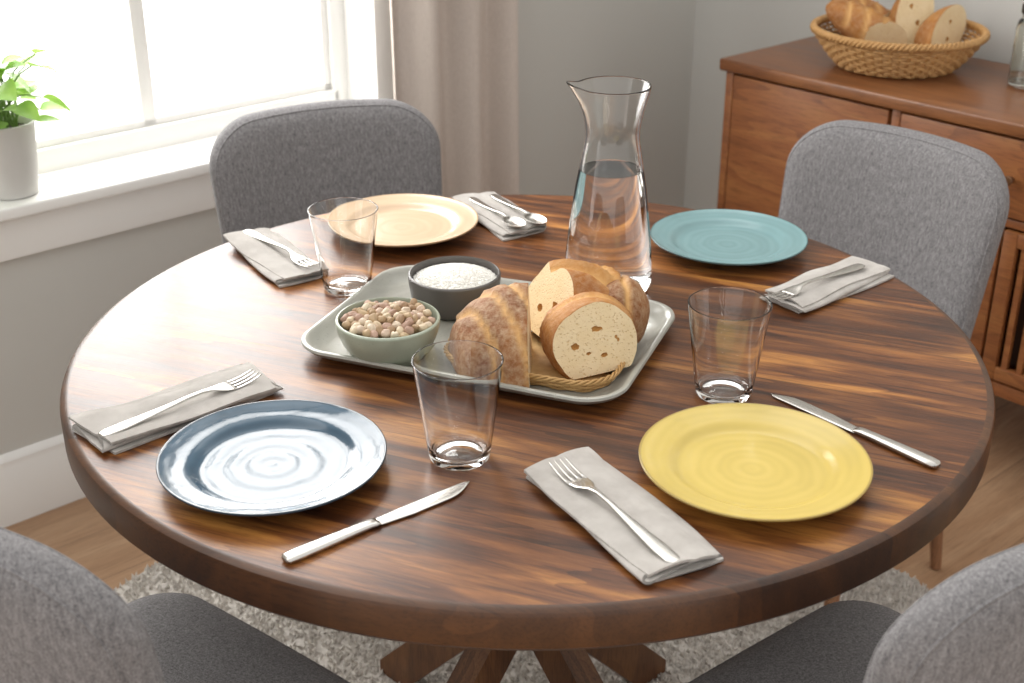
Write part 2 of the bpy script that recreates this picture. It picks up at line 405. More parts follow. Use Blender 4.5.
t.add(bbox(x1-0.005,x1+0.075,-0.02,0.0,z0-0.0,z1+0.08,0.003)).add(bbox(x1+0.055,x1+0.08,-0.028,0.0,z0,z1+0.085,0.003))
t.add(bbox(x0-0.075,x0+0.005,-0.02,0.0,z0,z1+0.08,0.003)).add(bbox(x0-0.08,x1+0.08,-0.022,0.0,z1-0.005,z1+0.085,0.003))
t.add(box(x1-0.006,x1,0,0.16,z0,z1)).add(box(x0,x0+0.006,0,0.16,z0,z1))
obj('trim_1',t.mesh('trim_1',M['white'],30),loc=W0,rot=(0,0,A),kind='structure',label='white window casing')
t=MB()
t.add(bbox(x0-0.11,x1+0.11,-0.055,0.10,z0-0.025,z0,0.005,3)).add(bbox(x0-0.08,x1+0.08,-0.02,0,z0-0.115,z0-0.025,0.004))
obj('trim_2',t.mesh('trim_2',M['white'],30),loc=W0,rot=(0,0,A),kind='structure',label='white window sill and apron')

def curtain():
    n=160; nz=30
    rings=[]
    for iz in range(nz+1):
        z=0.015+(2.44-0.015)*iz/nz; row=[];row2=[]
        for i in range(n+1):
            u=i/n; x=0.345*u
            ph=u*2*math.pi*2.7+0.2*math.sin(iz*0.16)
            y=0.028*math.sin(ph)+0.007*math.sin(ph*2.1+iz*0.05)+0.003*math.sin(iz*0.5+u*15)
            x2=x+0.010*math.cos(ph)
            row.append((x2,y-0.0015,z)); row2.append((x2,y+0.0015,z))
        rings.append(row+row2[::-1])
    return rings_mesh(rings)
ce=obj('curtain',None,loc=wp(0.982,-0.098,0),rot=(0,0,A),label='taupe floor-length curtain hanging beside the window',cat='curtain')
obj('curtain_panel',MB().add(curtain()).mesh('curtain_panel',M['curtain'],60),parent=ce)
obj('curtain_rod',MB().add(tube([(-1.3,0,2.45),(0.5,0,2.45)],0.012,16)).add(box(0.2,0.215,0,0.098,2.445,2.46)).mesh('curtain_rod',M['black']),parent=ce,label='dark metal rod')

def rug():
    rng=np.random.default_rng(3); n=60000; Rr=0.9
    rad=Rr*np.sqrt(rng.random(n)); th=rng.random(n)*2*np.pi
    cx=rad*np.cos(th); cy=rad*np.sin(th)
    h=0.006+0.008*rng.random(n); w=0.003+0.0025*rng.random(n)
    dx=(rng.random(n)-0.5)*0.014; dy=(rng.random(n)-0.5)*0.014
    V=np.zeros((n,4,3)); a0=rng.random(n)*6.28
    for k in range(3):
        V[:,k,0]=cx+w*np.cos(a0+k*2*np.pi/3); V[:,k,1]=cy+w*np.sin(a0+k*2*np.pi/3); V[:,k,2]=0.003
    V[:,3,0]=cx+dx; V[:,3,1]=cy+dy; V[:,3,2]=0.003+h
    base=np.arange(n)[:,None]*4
    F=np.concatenate([base+np.array([[k,(k+1)%3,3]]) for k in range(3)],axis=0)
    v=V.reshape(-1,3).tolist(); f=F.tolist()
    o=len(v); s=96
    for z,r in ((0.0005,Rr),(0.004,Rr)):
        for i in range(s): v.append((r*math.cos(2*math.pi*i/s),r*math.sin(2*math.pi*i/s),z))
    f.append([o+i for i in range(s)][::-1]); f.append([o+s+i for i in range(s)])
    for i in range(s): j=(i+1)%s; f.append([o+i,o+j,o+s+j,o+s+i])
    me=bpy.data.meshes.new('rug'); me.from_pydata(v,[],f); me.materials.append(M['rug']); me.update(); return me
obj('rug',rug(),label='light grey shaggy rug under the dining table',cat='rug')

# ---------------------------------------------------------------- table
T=obj('dining_table',None,label='round dark walnut dining table with a thick edge and pedestal base',cat='table')
tt=MB()
tt.add(lathe([(0.589,0.75),(0.45,0.75),(0.2,0.75),(0,0.75)],160),0)
tt.add(lathe([(0,0.70),(0.2,0.70),(0.45,0.70),(0.588,0.70),(0.596,0.702),(0.600,0.707),(0.600,0.742),(0.598,0.7465),(0.5935,0.7495),(0.589,0.75)],160),1)
tme=tt.mesh('tabletop',[M['table'],M['rim']],0)
bm=bmesh.new(); bm.from_mesh(tme); bmesh.ops.remove_doubles(bm,verts=bm.verts,dist=1e-5); bmesh.ops.recalc_face_normals(bm,faces=bm.faces); bm.to_mesh(tme); bm.free(); tme.set_sharp_from_angle(angle=R(30))
obj('tabletop',tme,parent=T,label='thick round plank top with visible dark grain')
col=MB().add(bbox(-0.36,0.36,-0.03,0.03,0.665,0.70,0.004),M=Matrix.Rotation(R(45),4,'Z')).add(bbox(-0.36,0.36,-0.03,0.03,0.665,0.70,0.004),M=Matrix.Rotation(R(-45),4,'Z'))
obj('top_support',col.mesh('top_support',M['ped'],30),parent=T)
prof=[(-0.33,0.668),(-0.26,0.668),(0.33,0.03),(0.33,0.005),(0.265,0.005)]
lm=MB().add(rings_mesh([[(a,-0.021,b) for a,b in prof],[(a,0.021,b) for a,b in prof]])).mesh('table_leg',M['ped'],30)
for k in range(4): obj('leg',lm,parent=T,rot=(0,0,R(45+90*k)))

# ---------------------------------------------------------------- chairs
def chair_parts():
    oz=0.645; tall=0.45
    ol=rrect(0.222,tall/2,0.095,14,8)
    def warp(a,b,h):
        x=a*(1+0.05*(b/(tall/2)))
        z=oz+b - 0.012*(a/0.228)**2*(1 if b>0 else 0)*(b/(tall/2))
        y=-0.145-(z-0.43)*0.17+0.95*a*a - h
        return (x,y,z)
    P,Q,PF,TT=9,2.2,0.004,0.07
    back=MB().add(cushion(ol,TT,warp,p=P,q=Q,puff=PF))
    for s in (1,-1):
        h=cprof(0.965,TT,P,Q,PF)
        back.add(tube([warp(x*0.965,y*0.965,s*(h-0.0008)) for x,y in ol],0.0020,8,closed=True))
    so=rrect(0.235,0.20,0.075,12,8)
    def sw(a,b,h): return (a*(1+0.06*b/0.215),b,0.425+h-0.006*(a/0.235)**2)
    seat=MB().add(cushion(so,0.09,sw,p=8,q=2.2,puff=0.006))
    hh=cprof(0.965,0.09,8,2.2,0.006)
    seat.add(tube([sw(x*0.965,y*0.965,hh-0.0008) for x,y in so],0.0020,8,closed=True))
    bm_=back.mesh('backrest',M['fabric'],0); sm_=seat.mesh('seat',M['seatfab'],0)
    legs=[]
    for sx,sy in ((1,1),(-1,1),(1,-1),(-1,-1)):
        a=Vector((sx*0.165,sy*0.14,0.40)); b=Vector((sx*0.195,sy*0.185,0.0))
        legs.append(MB().add(tube([a,a.lerp(b,0.5),b],[0.019,0.016,0.011],16)).mesh('chair_leg',M['leg'],50))
    return bm_,sm_,legs
BM,SM,LM=chair_parts()
chairs=[((-0.418,-0.436),-38,(1,1,1.01),'grey upholstered dining chair, padded back, beside the blue plate setting'),
        ((0.378,-0.447),38,(1,1,1),'grey upholstered dining chair, padded back, beside the yellow plate setting'),
        ((-0.308,0.682),-156,(1,1,0.958),'grey upholstered dining chair tucked in near the window and beige plate'),
        ((0.548,0.545),133,(0.97,1,0.955),'grey upholstered dining chair standing in front of the wooden cabinet')]
for (cx,cy),rz,sc,lab in chairs:
    c=obj('dining_chair',None,loc=(cx,cy,0.004),rot=(0,0,R(rz)),label=lab,cat='chair',group='grey dining chairs around the table')
    c.scale=sc
    obj('backrest',BM,parent=c); obj('seat',SM,parent=c)
    for l in LM: obj('leg',l,parent=c,label='tapered brown wooden leg')

# ---------------------------------------------------------------- plates
TZ=0.7502
def plate(name,loc,mat,lab,r=0.125):
    s=r/0.125
    ctrl=[(0,0.0065),(0.03,0.0065),(0.06,0.0068),(0.078,0.0075),(0.086,0.0105),(0.094,0.0145),(0.106,0.0172),(0.117,0.0195),(0.1225,0.0215),(0.1245,0.0218),(0.125,0.0205),(0.1235,0.0185),(0.116,0.0155),(0.104,0.0125),(0.092,0.0085),(0.082,0.004),(0.074,0.0025),(0.072,0.0),(0.066,0.0),(0.064,0.002),(0.03,0.002),(0,0.002)]
    p=[(max(q.x,0)*s,q.y) for q in cr(ctrl,3)]; p[0]=(0,p[0][1]); p[-1]=(0,p[-1][1])
    return obj(name,MB().add(lathe(p,128)).mesh(name,mat,60),loc=(*loc,TZ),label=lab,cat='plate',group='ceramic dinner plates on the table')
plate('plate',(-0.282,-0.344),M['g_blue'],'glossy slate blue ceramic dinner plate beside the steel knife')
plate('plate',(0.246,-0.353),M['g_yellow'],'glossy mustard yellow ceramic dinner plate beside a folded napkin',0.1262)
plate('plate',(0.321,0.333),M['g_teal'],'teal ceramic dinner plate behind the tumbler, near the carafe',0.1225)
plate('plate',(-0.197,0.41),M['g_beige'],'warm beige ceramic dinner plate behind a glass tumbler',0.1235)

# ---------------------------------------------------------------- tray + bowls
TA=R(-21.2); TC=Vector((-0.046,-0.006,TZ))
def traypt(u,v): return (TC.x+u*math.cos(TA)-v*math.sin(TA), TC.y+u*math.sin(TA)+v*math.cos(TA))
def tray():
    hx,hy,rr=0.222,0.160,0.055
    prof=[(0.12,0.0),(0.03,0.0),(0.024,0.001),(0.006,0.012),(0.0,0.0185),(0.001,0.0215),(0.004,0.0225),(0.008,0.021),(0.012,0.0165),(0.022,0.009),(0.032,0.0065),(0.05,0.006),(0.12,0.006)]
    rings=[]
    for d,z in prof:
        o=rrect(hx-d,hy-d,max(rr-d*0.75,0.015),14,8)
        rings.append([(x,y,z+0.0006*math.sin(x*31)*min(1,z*80)) for x,y in o])
    return rings_mesh(rings)
obj('serving_tray',MB().add(tray()).mesh('serving_tray',M['g_tray'],50),loc=TC,rot=(0,0,TA),label='sage grey rectangular ceramic tray holding bread and bowls',cat='tray')
BZ=TZ+0.0062
def bowl(name,loc,prof,mat,lab):
    p=[(max(q.x,0),q.y) for q in cr(prof,4)]; p[0]=(0,p[0][1]);p[-1]=(0,p[-1][1])
    return obj(name,MB().add(lathe(p,96)).mesh(name,mat,60),loc=(*loc,BZ),label=lab,cat='bowl')
nb=(-0.178,-0.066); rb=(-0.099,0.090)
bowl('bowl',nb,[(0,0.002),(0.034,0.002),(0.036,0),(0.042,0),(0.045,0.004),(0.056,0.016),(0.064,0.034),(0.067,0.049),(0.0665,0.0525),(0.0645,0.0535),(0.063,0.052),(0.060,0.035),(0.052,0.018),(0.04,0.009),(0.02,0.006),(0,0.006)],M['g_bowl'],'small sage green ceramic bowl filled with nuts')
bowl('bowl',rb,[(0,0.002),(0.04,0.002),(0.042,0),(0.048,0),(0.055,0.004),(0.060,0.014),(0.063,0.03),(0.0645,0.047),(0.064,0.0505),(0.0625,0.0515),(0.061,0.050),(0.0595,0.03),(0.055,0.014),(0.04,0.008),(0.02,0.006),(0,0.006)],M['g_dark'],'small charcoal ceramic bowl filled with white rice')
nm=[]
for k in range(5):
    bm=bmesh.new(); bmesh.ops.create_icosphere(bm,subdivisions=3,radius=1)
    L=0.0066+0.0007*k
    for v in bm.verts:
        c=v.co; n=noise.noise(c*1.3+Vector((k*5,0,0)))
        taper=1-0.22*c.x
        groove=1-0.28*math.exp(-(c.y/0.14)**2)*(1 if c.z>0 else 0)
        v.co=Vector((c.x*L*(1+0.15*n),c.y*0.0058*taper*(1+0.2*n),c.z*0.0056*taper*groove*(1+0.2*n)))
    me=bpy.data.meshes.new('nut'); bm.to_mesh(me); bm.free(); me.materials.append(M['nut'])
    me.polygons.foreach_set('use_smooth',[True]*len(me.polygons)); nm.append(me)
def nuts(layer,rmax,zc,sp,dome):
    for a in range(-6,7):
        for b in range(-6,7):
            x=sp*(a+0.5*b)+layer*sp*0.5; y=sp*b*0.866+layer*sp*0.3
            x+=random.uniform(-1,1)*0.002; y+=random.uniform(-1,1)*0.002
            r=math.hypot(x,y)
            if r>rmax: continue
            z=zc+dome*(1-(r/0.06)**2)+random.uniform(-1,1)*0.002
            obj('nut',random.choice(nm),loc=(nb[0]+x,nb[1]+y,BZ+z),rot=(random.uniform(-1.2,1.2),random.uniform(-.9,.9),random.uniform(0,6.28)),label='small beige shelled nut in the sage bowl',cat='nut',group='nuts in the sage green bowl')
nuts(0,0.052,0.036,0.0118,0.008)
nuts(1,0.055,0.047,0.0118,0.010)
def rice():
    mb=MB(); d=[(0,0.0535)]+[(0.0585*k/8,0.0535-0.0125*(k/8)**2) for k in range(1,9)]+[(0.057,0.030),(0,0.028)]
    mb.add(lathe(d,48))
    for i in range(2800):
        r=0.0582*math.sqrt(random.random()); a=random.uniform(0,6.283)
        z=0.0535-0.0125*(r/0.0585)**2+random.uniform(-0.0002,0.0005)
        Mx=Matrix.Translation((r*math.cos(a),r*math.sin(a),z))@Euler((random.uniform(-.15,.15),random.uniform(-.15,.15),random.uniform(0,6.28))).to_matrix().to_4x4()
        L,w=0.0028,0.0007
        v=[(-L,0,0),(-L*.6,w,0),(-L*.6,-w*.5,w*.87),(-L*.6,-w*.5,-w*.87),(L*.6,w,0),(L*.6,-w*.5,w*.87),(L*.6,-w*.5,-w*.87),(L,0,0)]
        f=[(0,1,2),(0,2,3),(0,3,1),(1,4,5,2),(2,5,6,3),(3,6,4,1),(4,7,5),(5,7,6),(6,7,4)]
        mb.add((v,f),0,Mx)
    return mb.mesh('rice',M['rice'],0)
obj('rice',rice(),loc=(*rb,BZ),label='mound of white rice grains in the charcoal bowl',cat='rice',kind='stuff')

# ---------------------------------------------------------------- glasses
def tumbler():
    H=0.122
    p=[(0,0.0015),(0.026,0.0015),(0.0285,0.0),(0.032,0.0006),(0.0342,0.003),(0.0352,0.008)]
    for k in range(1,13):
        t=k/12; p.append((0.0352+0.0148*t,0.008+(H-0.009)*t))
    p+=[(0.0501,H-0.0004),(0.0491,H),(0.0483,H-0.0004)]
    for k in range(0,13):
        t=1-k/12; p.append((0.0327+0.0154*t,0.013+(H-0.015)*t))
    p+=[(0.031,0.0098),(0.026,0.0082),(0.012,0.0075),(0,0.0073)]
    return MB().add(lathe(p,96)).mesh('drinking_glass',M['glass'],50)
gm=tumbler()
for loc,lab in (((-0.078,-0.316),'empty clear glass tumbler beside the blue plate'),((0.241,-0.163),'empty clear glass tumbler near the yellow plate'),((-0.260,0.172),'empty clear glass tumbler in front of the beige plate')):
    obj('drinking_glass',gm,loc=(*loc,TZ),label=lab,cat='glass',group='clear glass tumblers on the table')
oc=[(0.0,0.0),(0.052,0.0),(0.060,0.003),(0.0635,0.012),(0.0635,0.03),(0.0605,0.07),(0.056,0.11),(0.0510,0.15),(0.0450,0.185),(0.0400,0.212),(0.0380,0.229),(0.0395,0.246),(0.0440,0.268),(0.049,0.287),(0.0515,0.298)]
oc=[(max(q.x,0),q.y) for q in cr(oc[1:],6)]
def spout(r,z,a):
    d=math.atan2(math.sin(a-R(188)),math.cos(a-R(188)))
    w=max(0,(z-0.250)/0.048); g=math.exp(-(d/0.33)**2)
    return r+0.015*w*w*g, z+0.006*w*g
ic=[(max(r-0.0026,0.001),z) for r,z in oc if z>0.010][::-1]
prof=[(0,0.001),(0.04,0.001)]+oc+[(oc[-1][0]-0.0008,0.2995),(oc[-1][0]-0.002,0.2992)]+ic+[(0.057,0.0075),(0.050,0.0055),(0.02,0.005),(0,0.005)]
CL=(0.121,0.178)
ca=obj('water_carafe',None,loc=(*CL,TZ),label='tall clear glass carafe half full of water',cat='carafe')
obj('carafe_body',MB().add(lathe(prof,96,spout)).mesh('carafe_body',M['glass'],60),parent=ca)
wprof=[(r+0.0007,z) for r,z in ic if z<0.180][::-1]
wr,wz=wprof[-1]
wp_=[(0,0.0042),(0.02,0.0042),(0.05,0.0047),(0.0576,0.0068)]+wprof+[(wr-0.0007,wz+0.0002),(wr-0.0018,wz-0.0005),(wr-0.004,wz-0.0009),(0,wz-0.0009)]
obj('water',MB().add(lathe(wp_,96)).mesh('water',M['water'],30),parent=ca,label='clear still water')

# ---------------------------------------------------------------- cutlery
def fork_mesh():
    st=[(0.0,0,0.0012,0.006,0.0016),(0.002,0,0.0013,0.0135,0.0022),(0.010,0,0.0015,0.0175,0.0028),(0.03,0,0.002,0.0180,0.003),(0.06,0,0.0035,0.0135,0.003),(0.09,0,0.0055,0.0090,0.0032),(0.115,0,0.0075,0.0065,0.0036),(0.135,0,0.0080,0.0062,0.0038),(0.147,0,0.0070,0.0095,0.003),(0.155,0,0.0055,0.0175,0.0024),(0.162,0,0.004,0.0232,0.002),(0.171,0,0.0028,0.0252,0.0018),(0.175,0,0.0025,0.0255,0.0016)]
    mb=MB().add(strip(st,16,0.8))
    for y in (-0.0108,-0.0036,0.0036,0.0108):
        mb.add(strip([(0.172,y,0.0026,0.0040,0.0016),(0.182,y,0.0022,0.0038,0.0018),(0.195,y*0.98,0.0034,0.0034,0.0018),(0.207,y*0.95,0.0062,0.0026,0.0016),(0.213,y*0.93,0.0082,0.0012,0.001)],10,0.8))
    return mb.mesh('fork',M['steel'],0)
def spoon_mesh():
    st=[(0.0,0,0.0012,0.006,0.0016),(0.002,0,0.0013,0.0115,0.0022),(0.010,0,0.0015,0.0145,0.0028),(0.03,0,0.002,0.0145,0.003),(0.06,0,0.0035,0.010,0.003),(0.09,0,0.006,0.0072,0.0032),(0.11,0,0.0085,0.0056,0.0036),(0.128,0,0.0095,0.0056,0.0036),(0.136,0,0.0095,0.009,0.0025)]
    mb=MB().add(strip(st,16,0.8))
    cx,a,b=0.158,0.027,0.0165
    def rg(s,off):
        o=[]
        for k in range(40):
            t=2*math.pi*k/40; x=math.cos(t)*s; y=math.sin(t)*s
            z=0.0092-0.0080*(1-s*s)**0.8+off
            o.append((cx+a*x,b*y*(1+0.10*x if x<0 else 1),z))
        return o
    ss=[0.05,0.25,0.5,0.7,0.85,0.95,1.0]
    rings=[rg(s,0.0) for s in ss]+[rg(1.0,-0.0006)]+[rg(s,-0.0012) for s in ss[::-1][1:]]
    mb.add(rings_mesh(rings))
    return mb.mesh('spoon',M['steel'],0)
def knife_meshes():
    h=MB().add(strip([(0,0,0.0038,0.010,0.004),(0.003,0,0.004,0.0165,0.0066),(0.015,0,0.004,0.0185,0.0078),(0.05,0,0.004,0.017,0.0076),(0.085,0,0.0038,0.0145,0.007),(0.100,0,0.0036,0.0135,0.0064),(0.106,0,0.0034,0.0150,0.0055),(0.110,0,0.0032,0.014,0.004)],16,0.75)).mesh('handle',M['steel'],0)
    st=[]
    for k in range(25):
        t=k/24; x=0.107+0.125*t
        top=0.0085-0.0005*t
        if t>0.93: top-= 0.004*((t-0.93)/0.07)**2
        bot=-0.0065-0.0045*min(1,t*3)+ (0.0 if t<0.7 else 0.0155*((t-0.7)/0.3)**2.0)
        bot=min(bot,top-0.0008)
        st.append((x,(top+bot)/2,0.0022,top-bot,0.0022*(1-0.5*t)))
    b=MB().add(strip(st,12,1.0)).mesh('blade',M['steel'],0)
    return h,b
FM,SPM=fork_mesh(),spoon_mesh(); KH,KB=knife_meshes()
NH=0.0150
def knife(loc,deg,lab):
    k=obj('table_knife',None,loc=(*loc,TZ),rot=(0,0,R(deg)),label=lab,cat='knife',group='steel table knives')
    obj('handle',KH,parent=k); obj('blade',KB,parent=k)
knife((-0.243,-0.522),39,'brushed steel table knife beside the blue plate')
knife((0.453,-0.342),130.4,'brushed steel table knife beside the yellow plate')
def on_nap(name,me,loc,deg,lab,cat,z=NH,grp=None):
    obj(name,me,loc=(*loc,TZ+z),rot=(0,0,R(deg)),label=lab,cat=cat,group=grp)
on_nap('fork',FM,(-0.487,-0.296),44,'steel dinner fork on a folded napkin beside the blue plate','fork',grp='steel forks on napkins')
on_nap('fork',FM,(0.140,-0.545),121,'steel dinner fork on a folded napkin beside the yellow plate','fork',grp='steel forks on napkins')
on_nap('fork',FM,(-0.444,0.370),-51,'steel fork on the napkin beside the beige plate','fork',grp='steel forks on napkins')
on_nap('fork',FM,(0.505,0.222),220,'steel fork on the napkin below the teal plate','fork',grp='steel forks on napkins')
on_nap('spoon',SPM,(-0.090,0.530),-62,'small steel spoon on the napkin behind the tray','spoon',grp='steel spoons on a napkin')
on_nap('spoon',SPM,(-0.053,0.545),-63,'small steel spoon on the napkin behind the tray','spoon',grp='steel spoons on a napkin')

# ---------------------------------------------------------------- napkins
def napkin(L,W,layers=4,seed=0,lift=0.0037):
    path=[]; n=14
    for l in range(layers):
        z=0.0020+l*lift; d=1 if l%2==0 else -1
        w=W/2-0.002-(0.0045*((l*7+seed*3)%3))
        for k in range(n+1):
            t=k/n; path.append((d*(-w+2*w*t),z,l))
        if l<layers-1:
            for k in range(1,7):
                a=-math.pi/2+math.pi*k/7
                path.append((d*(w+lift/2*math.cos(a)*2.2),z+lift/2+lift/2*math.sin(a),l+k/7))
    th=0.00145; m=len(path)
    up=[];dn=[]
    for i,(x,z,l) in enumerate(path):
        a=path[max(i-1,0)];b=path[min(i+1,m-1)]
        tx,tz=b[0]-a[0],b[1]-a[1]; q=math.hypot(tx,tz)+1e-9; nx,nz=-tz/q,tx/q
        up.append((x+nx*th,z+nz*th,l)); dn.append((x-nx*th,z-nz*th,l))
    sec=up+dn[::-1]; NL=70; rings=[]
    for j in range(NL+1):
        t=j/NL; rg=[]
        for (x,z,l) in sec:
            y0=-L/2+L*t
            yy=y0+(0.006*math.sin(l*2.1+seed+x*25))*(2*t-1)
            lf=l/(layers-1)
            wv=0.0042*noise.noise(Vector((x*24,yy*16,seed*3.1+l*0.12)))*lf
            cl=-0.0020*math.exp(-((x-0.012*math.sin(seed+yy*9))/0.006)**2)*lf
            edge=abs(x)/(W/2); sag=-0.0030*edge**3*lf
            sx=x*(1+0.05*math.sin(yy*19+l))+0.0055*math.sin(yy*13+l*1.3+seed)
            endlift=0.0014*abs(2*t-1)**6*lf*(1+math.sin(seed*2+x*60))
            rg.append((yy,sx,max(0.0003,z+wv+cl+sag+endlift)))
        rings.append(rg)
    return MB().add(rings_mesh(rings)).mesh('napkin',M['linen'],70)
naps=[((-0.418,-0.207),42,0.225,0.090,'folded light grey linen napkin under a fork beside the blue plate'),
      ((0.0895,-0.440),-60,0.226,0.088,'folded light grey linen napkin under a fork beside the yellow plate'),
      ((-0.383,0.281),-58,0.205,0.076,'folded grey linen napkin beside the beige plate'),
      ((-0.040,0.468),-63,0.19,0.078,'folded grey linen napkin holding two spoons'),
      ((0.444,0.170),41,0.215,0.072,'folded grey linen napkin near the teal plate')]
for i,(c,dg,L,Wd,lab) in enumerate(naps):
    obj('napkin',napkin(L,Wd,4,i),loc=(*c,TZ),rot=(0,0,R(dg)),label=lab,cat='napkin',group='folded linen napkins on the table')

# ---------------------------------------------------------------- wicker
def wicker(outline,rows,stakes,z0,dz,tr,flare,rimr=0.004,mat='wicker'):
    mb=MB(); rim=MB()
    def resample(pts,N):
        P=[Vector((x,y,0)) for x,y in pts]; P.append(P[0]); cum=[0]
        for a,b in zip(P,P[1:]): cum.append(cum[-1]+(b-a).length)
        out=[];j=0
        for i in range(N):
            d=cum[-1]*i/N
            while cum[j+1]<d: j+=1
            t=(d-cum[j])/max(1e-9,cum[j+1]-cum[j]); out.append(P[j].lerp(P[j+1],t))
        return out
    H=rows*dz
    def off(z): return flare*((z/H)**0.75)
    N=stakes*6
    for r in range(rows):
        z=(r+0.5)*dz; pts=resample(outline(off(z)),N); path=[]
        for i,p in enumerate(pts):
            a=pts[i-1];b=pts[(i+1)%N]; tn=(b-a).normalized(); nn=Vector((tn.y,-tn.x,0))
            ph=math.pi*i/6+(math.pi if r%2 else 0)
            path.append(p+nn*tr*0.9*math.sin(ph)+Vector((0,0,z0+z)))
        mb.add(tube(path,tr,6,closed=True,flat=1.0))
    rows_pts=[resample(outline(off(H*k/5)),N) for k in range(6)]
    for s in range(stakes):
        i=int((s+0.5)*6)%N
        mb.add(tube([rows_pts[k][i]+Vector((0,0,z0+H*k/5)) for k in range(6)],tr*0.8,5))
    top=resample(outline(off(H)),N)
    for q in range(3):
        path=[]
        for i,p in enumerate(top):
            a=top[i-1];b=top[(i+1)%N]; tn=(b-a).normalized(); nn=Vector((tn.y,-tn.x,0)); ph=2*math.pi*i/9+q*2.094
            path.append(p+nn*rimr*math.cos(ph)+Vector((0,0,z0+H+rimr*0.6+rimr*math.sin(ph))))
        rim.add(tube(path,rimr*0.75,6,closed=True))
    base=outline(-0.001)
    rg=[[(x*0.99,y*0.99,z0) for x,y in base],[(x*0.99,y*0.99,z0+0.004) for x,y in base]]
    mb.add(rings_mesh(rg))
    return mb.mesh('basket_body',M[mat],0),rim.mesh('basket_rim',M[mat],0)
bkc=traypt(0.085,-0.048)
b1,b2=wicker(lambda d: rrect(0.100+d,0.066+d,0.036+d,8,6),4,34,0.0,0.0042,0.0019,0.014,rimr=0.0022,mat='wicker_l')
bk=obj('bread_basket',None,loc=(*bkc,BZ+0.0003),rot=(0,0,TA),label='shallow woven wicker basket holding bread on the tray',cat='basket')
obj('basket_body',b1,parent=bk); obj('basket_rim',b2,parent=bk)

# ---------------------------------------------------------------- bread
def bread(name,rad,cuts,seed=0,scores=(),flat=0.55,holes=(),sub=5,crust='crust',lump=1.0):
    rx,ry,rz=rad; bm=bmesh.new(); bmesh.ops.create_icosphere(bm,subdivisions=sub,radius=1)
    lay=bm.verts.layers.float.new('score')
    for v in bm.verts:
        c=v.co.copy()
        d=1+lump*(0.05*noise.noise(c*1.4+Vector((seed*7.3,0,0)))+0.016*noise.noise(c*4+Vector((0,seed*3.7,0)))+0.006*noise.noise(c*13)+0.004*noise.noise(c*27))
        p=Vector((c.x*rx*d,c.y*ry*d,c.z*rz*d))
        sc=0
        if c.z>-0.2:
            for (ang,offs,wid,dep) in scores:
                dd=p.x*math.cos(R(ang))+p.y*math.sin(R(ang))-offs+0.003*noise.noise(p*40+Vector((offs*90,0,0)))
                g=math.exp(-(dd/wid)**2); rg=math.exp(-((dd-wid*1.6)/(wid*0.4))**2)
                fade=max(0,min(1,(c.z+0.2)*2.5))
                p-=c.normalized()*dep*g*fade; p+=c.normalized()*dep*0.6*rg*fade; sc=max(sc,g*fade)
        zf=-rz*flat
        if p.z<zf: p.z=zf+(p.z-zf)*0.04
        v[lay]=sc; v.co=p
    for f in bm.faces: f.smooth=True
    for pt,nm in cuts:
        geom=list(bm.verts)+list(bm.edges)+list(bm.faces)
        bmesh.ops.bisect_plane(bm,geom=geom,plane_co=pt,plane_no=nm,clear_outer=True,dist=1e-6)
        ed=[e for e in bm.edges if e.is_boundary]
        fr=bmesh.ops.holes_fill(bm,edges=ed,sides=0)
        for f in fr['faces']: f.material_index=1; f.smooth=False
    bmesh.ops.triangulate(bm,faces=[f for f in bm.faces if len(f.verts)>4])
    zmin=min(v.co.z for v in bm.verts)
    for v in bm.verts: v.co.z-=zmin
    me=bpy.data.meshes.new(name); bm.to_mesh(me); bm.free()
    for m in (crust,'crumb','hole'): me.materials.append(M[m])
    me.update()
    if holes:
        cb=bmesh.new()
        for (hx,hy,hz,sx,sy,sz) in holes:
            r=bmesh.ops.create_icosphere(cb,subdivisions=3,radius=1)
            for v in r['verts']:
                q=v.co*(1+0.3*noise.noise(v.co*1.7+Vector((hx*90,0,hz*70)))); v.co=Vector((hx+q.x*sx,hy+q.y*sy,hz-zmin+q.z*sz))
        cm=bpy.data.meshes.new('cut'); cb.to_mesh(cm); cb.free()
        for m in (crust,'crumb','hole'): cm.materials.append(M[m])
        for p in cm.polygons: p.material_index=2; p.use_smooth=True
        a=bpy.data.objects.new('a',me); b=bpy.data.objects.new('b',cm); COL.objects.link(a); COL.objects.link(b)
        md=a.modifiers.new('x','BOOLEAN'); md.operation='DIFFERENCE'; md.object=b; md.solver='EXACT'
        dg=bpy.context.evaluated_depsgraph_get(); new=bpy.data.meshes.new_from_object(a.evaluated_get(dg))
        bpy.data.objects.remove(a); bpy.data.objects.remove(b)
        if len(new.polygons)>100: me=new
    return me
FLZ=BZ+0.0045
g='bread pieces in the basket on the tray'
mA=bread('bread_chunk',(0.092,0.104,0.090),[((0.016,0,0),(1,0.10,0.05)),((0,0.026,0),(0.05,1,0.15))],1,scores=[(35,-0.066,0.0035,0.005),(35,-0.036,0.0035,0.005),(35,-0.006,0.0035,0.005)],flat=0.03,crust='crust_d',lump=0.9)
obj('bread_chunk',mA,loc=(-0.010,-0.079,FLZ),rot=(R(0),R(0),R(-8)),label='thick crusty bread wedge with a scored floury crust',cat='bread',group=g)
mB=bread('bread_chunk',(0.096,0.062,0.080),[((-0.052,0,0),(-1,-0.45,0.30)),((0.056,0,0),(1,-0.1,0.1))],2,scores=[(65,-0.006,0.0065,0.010),(20,0.030,0.004,0.006)],flat=0.2,holes=[(-0.040,-0.022,0.030,0.009,0.008,0.007),(-0.050,0.004,0.014,0.006,0.006,0.005)],lump=0.8)
obj('bread_chunk',mB,loc=(0.064,-0.024,FLZ+0.006),rot=(R(0),R(6),R(4)),label='large bread chunk with golden scored crust and airy crumb',cat='bread',group=g)
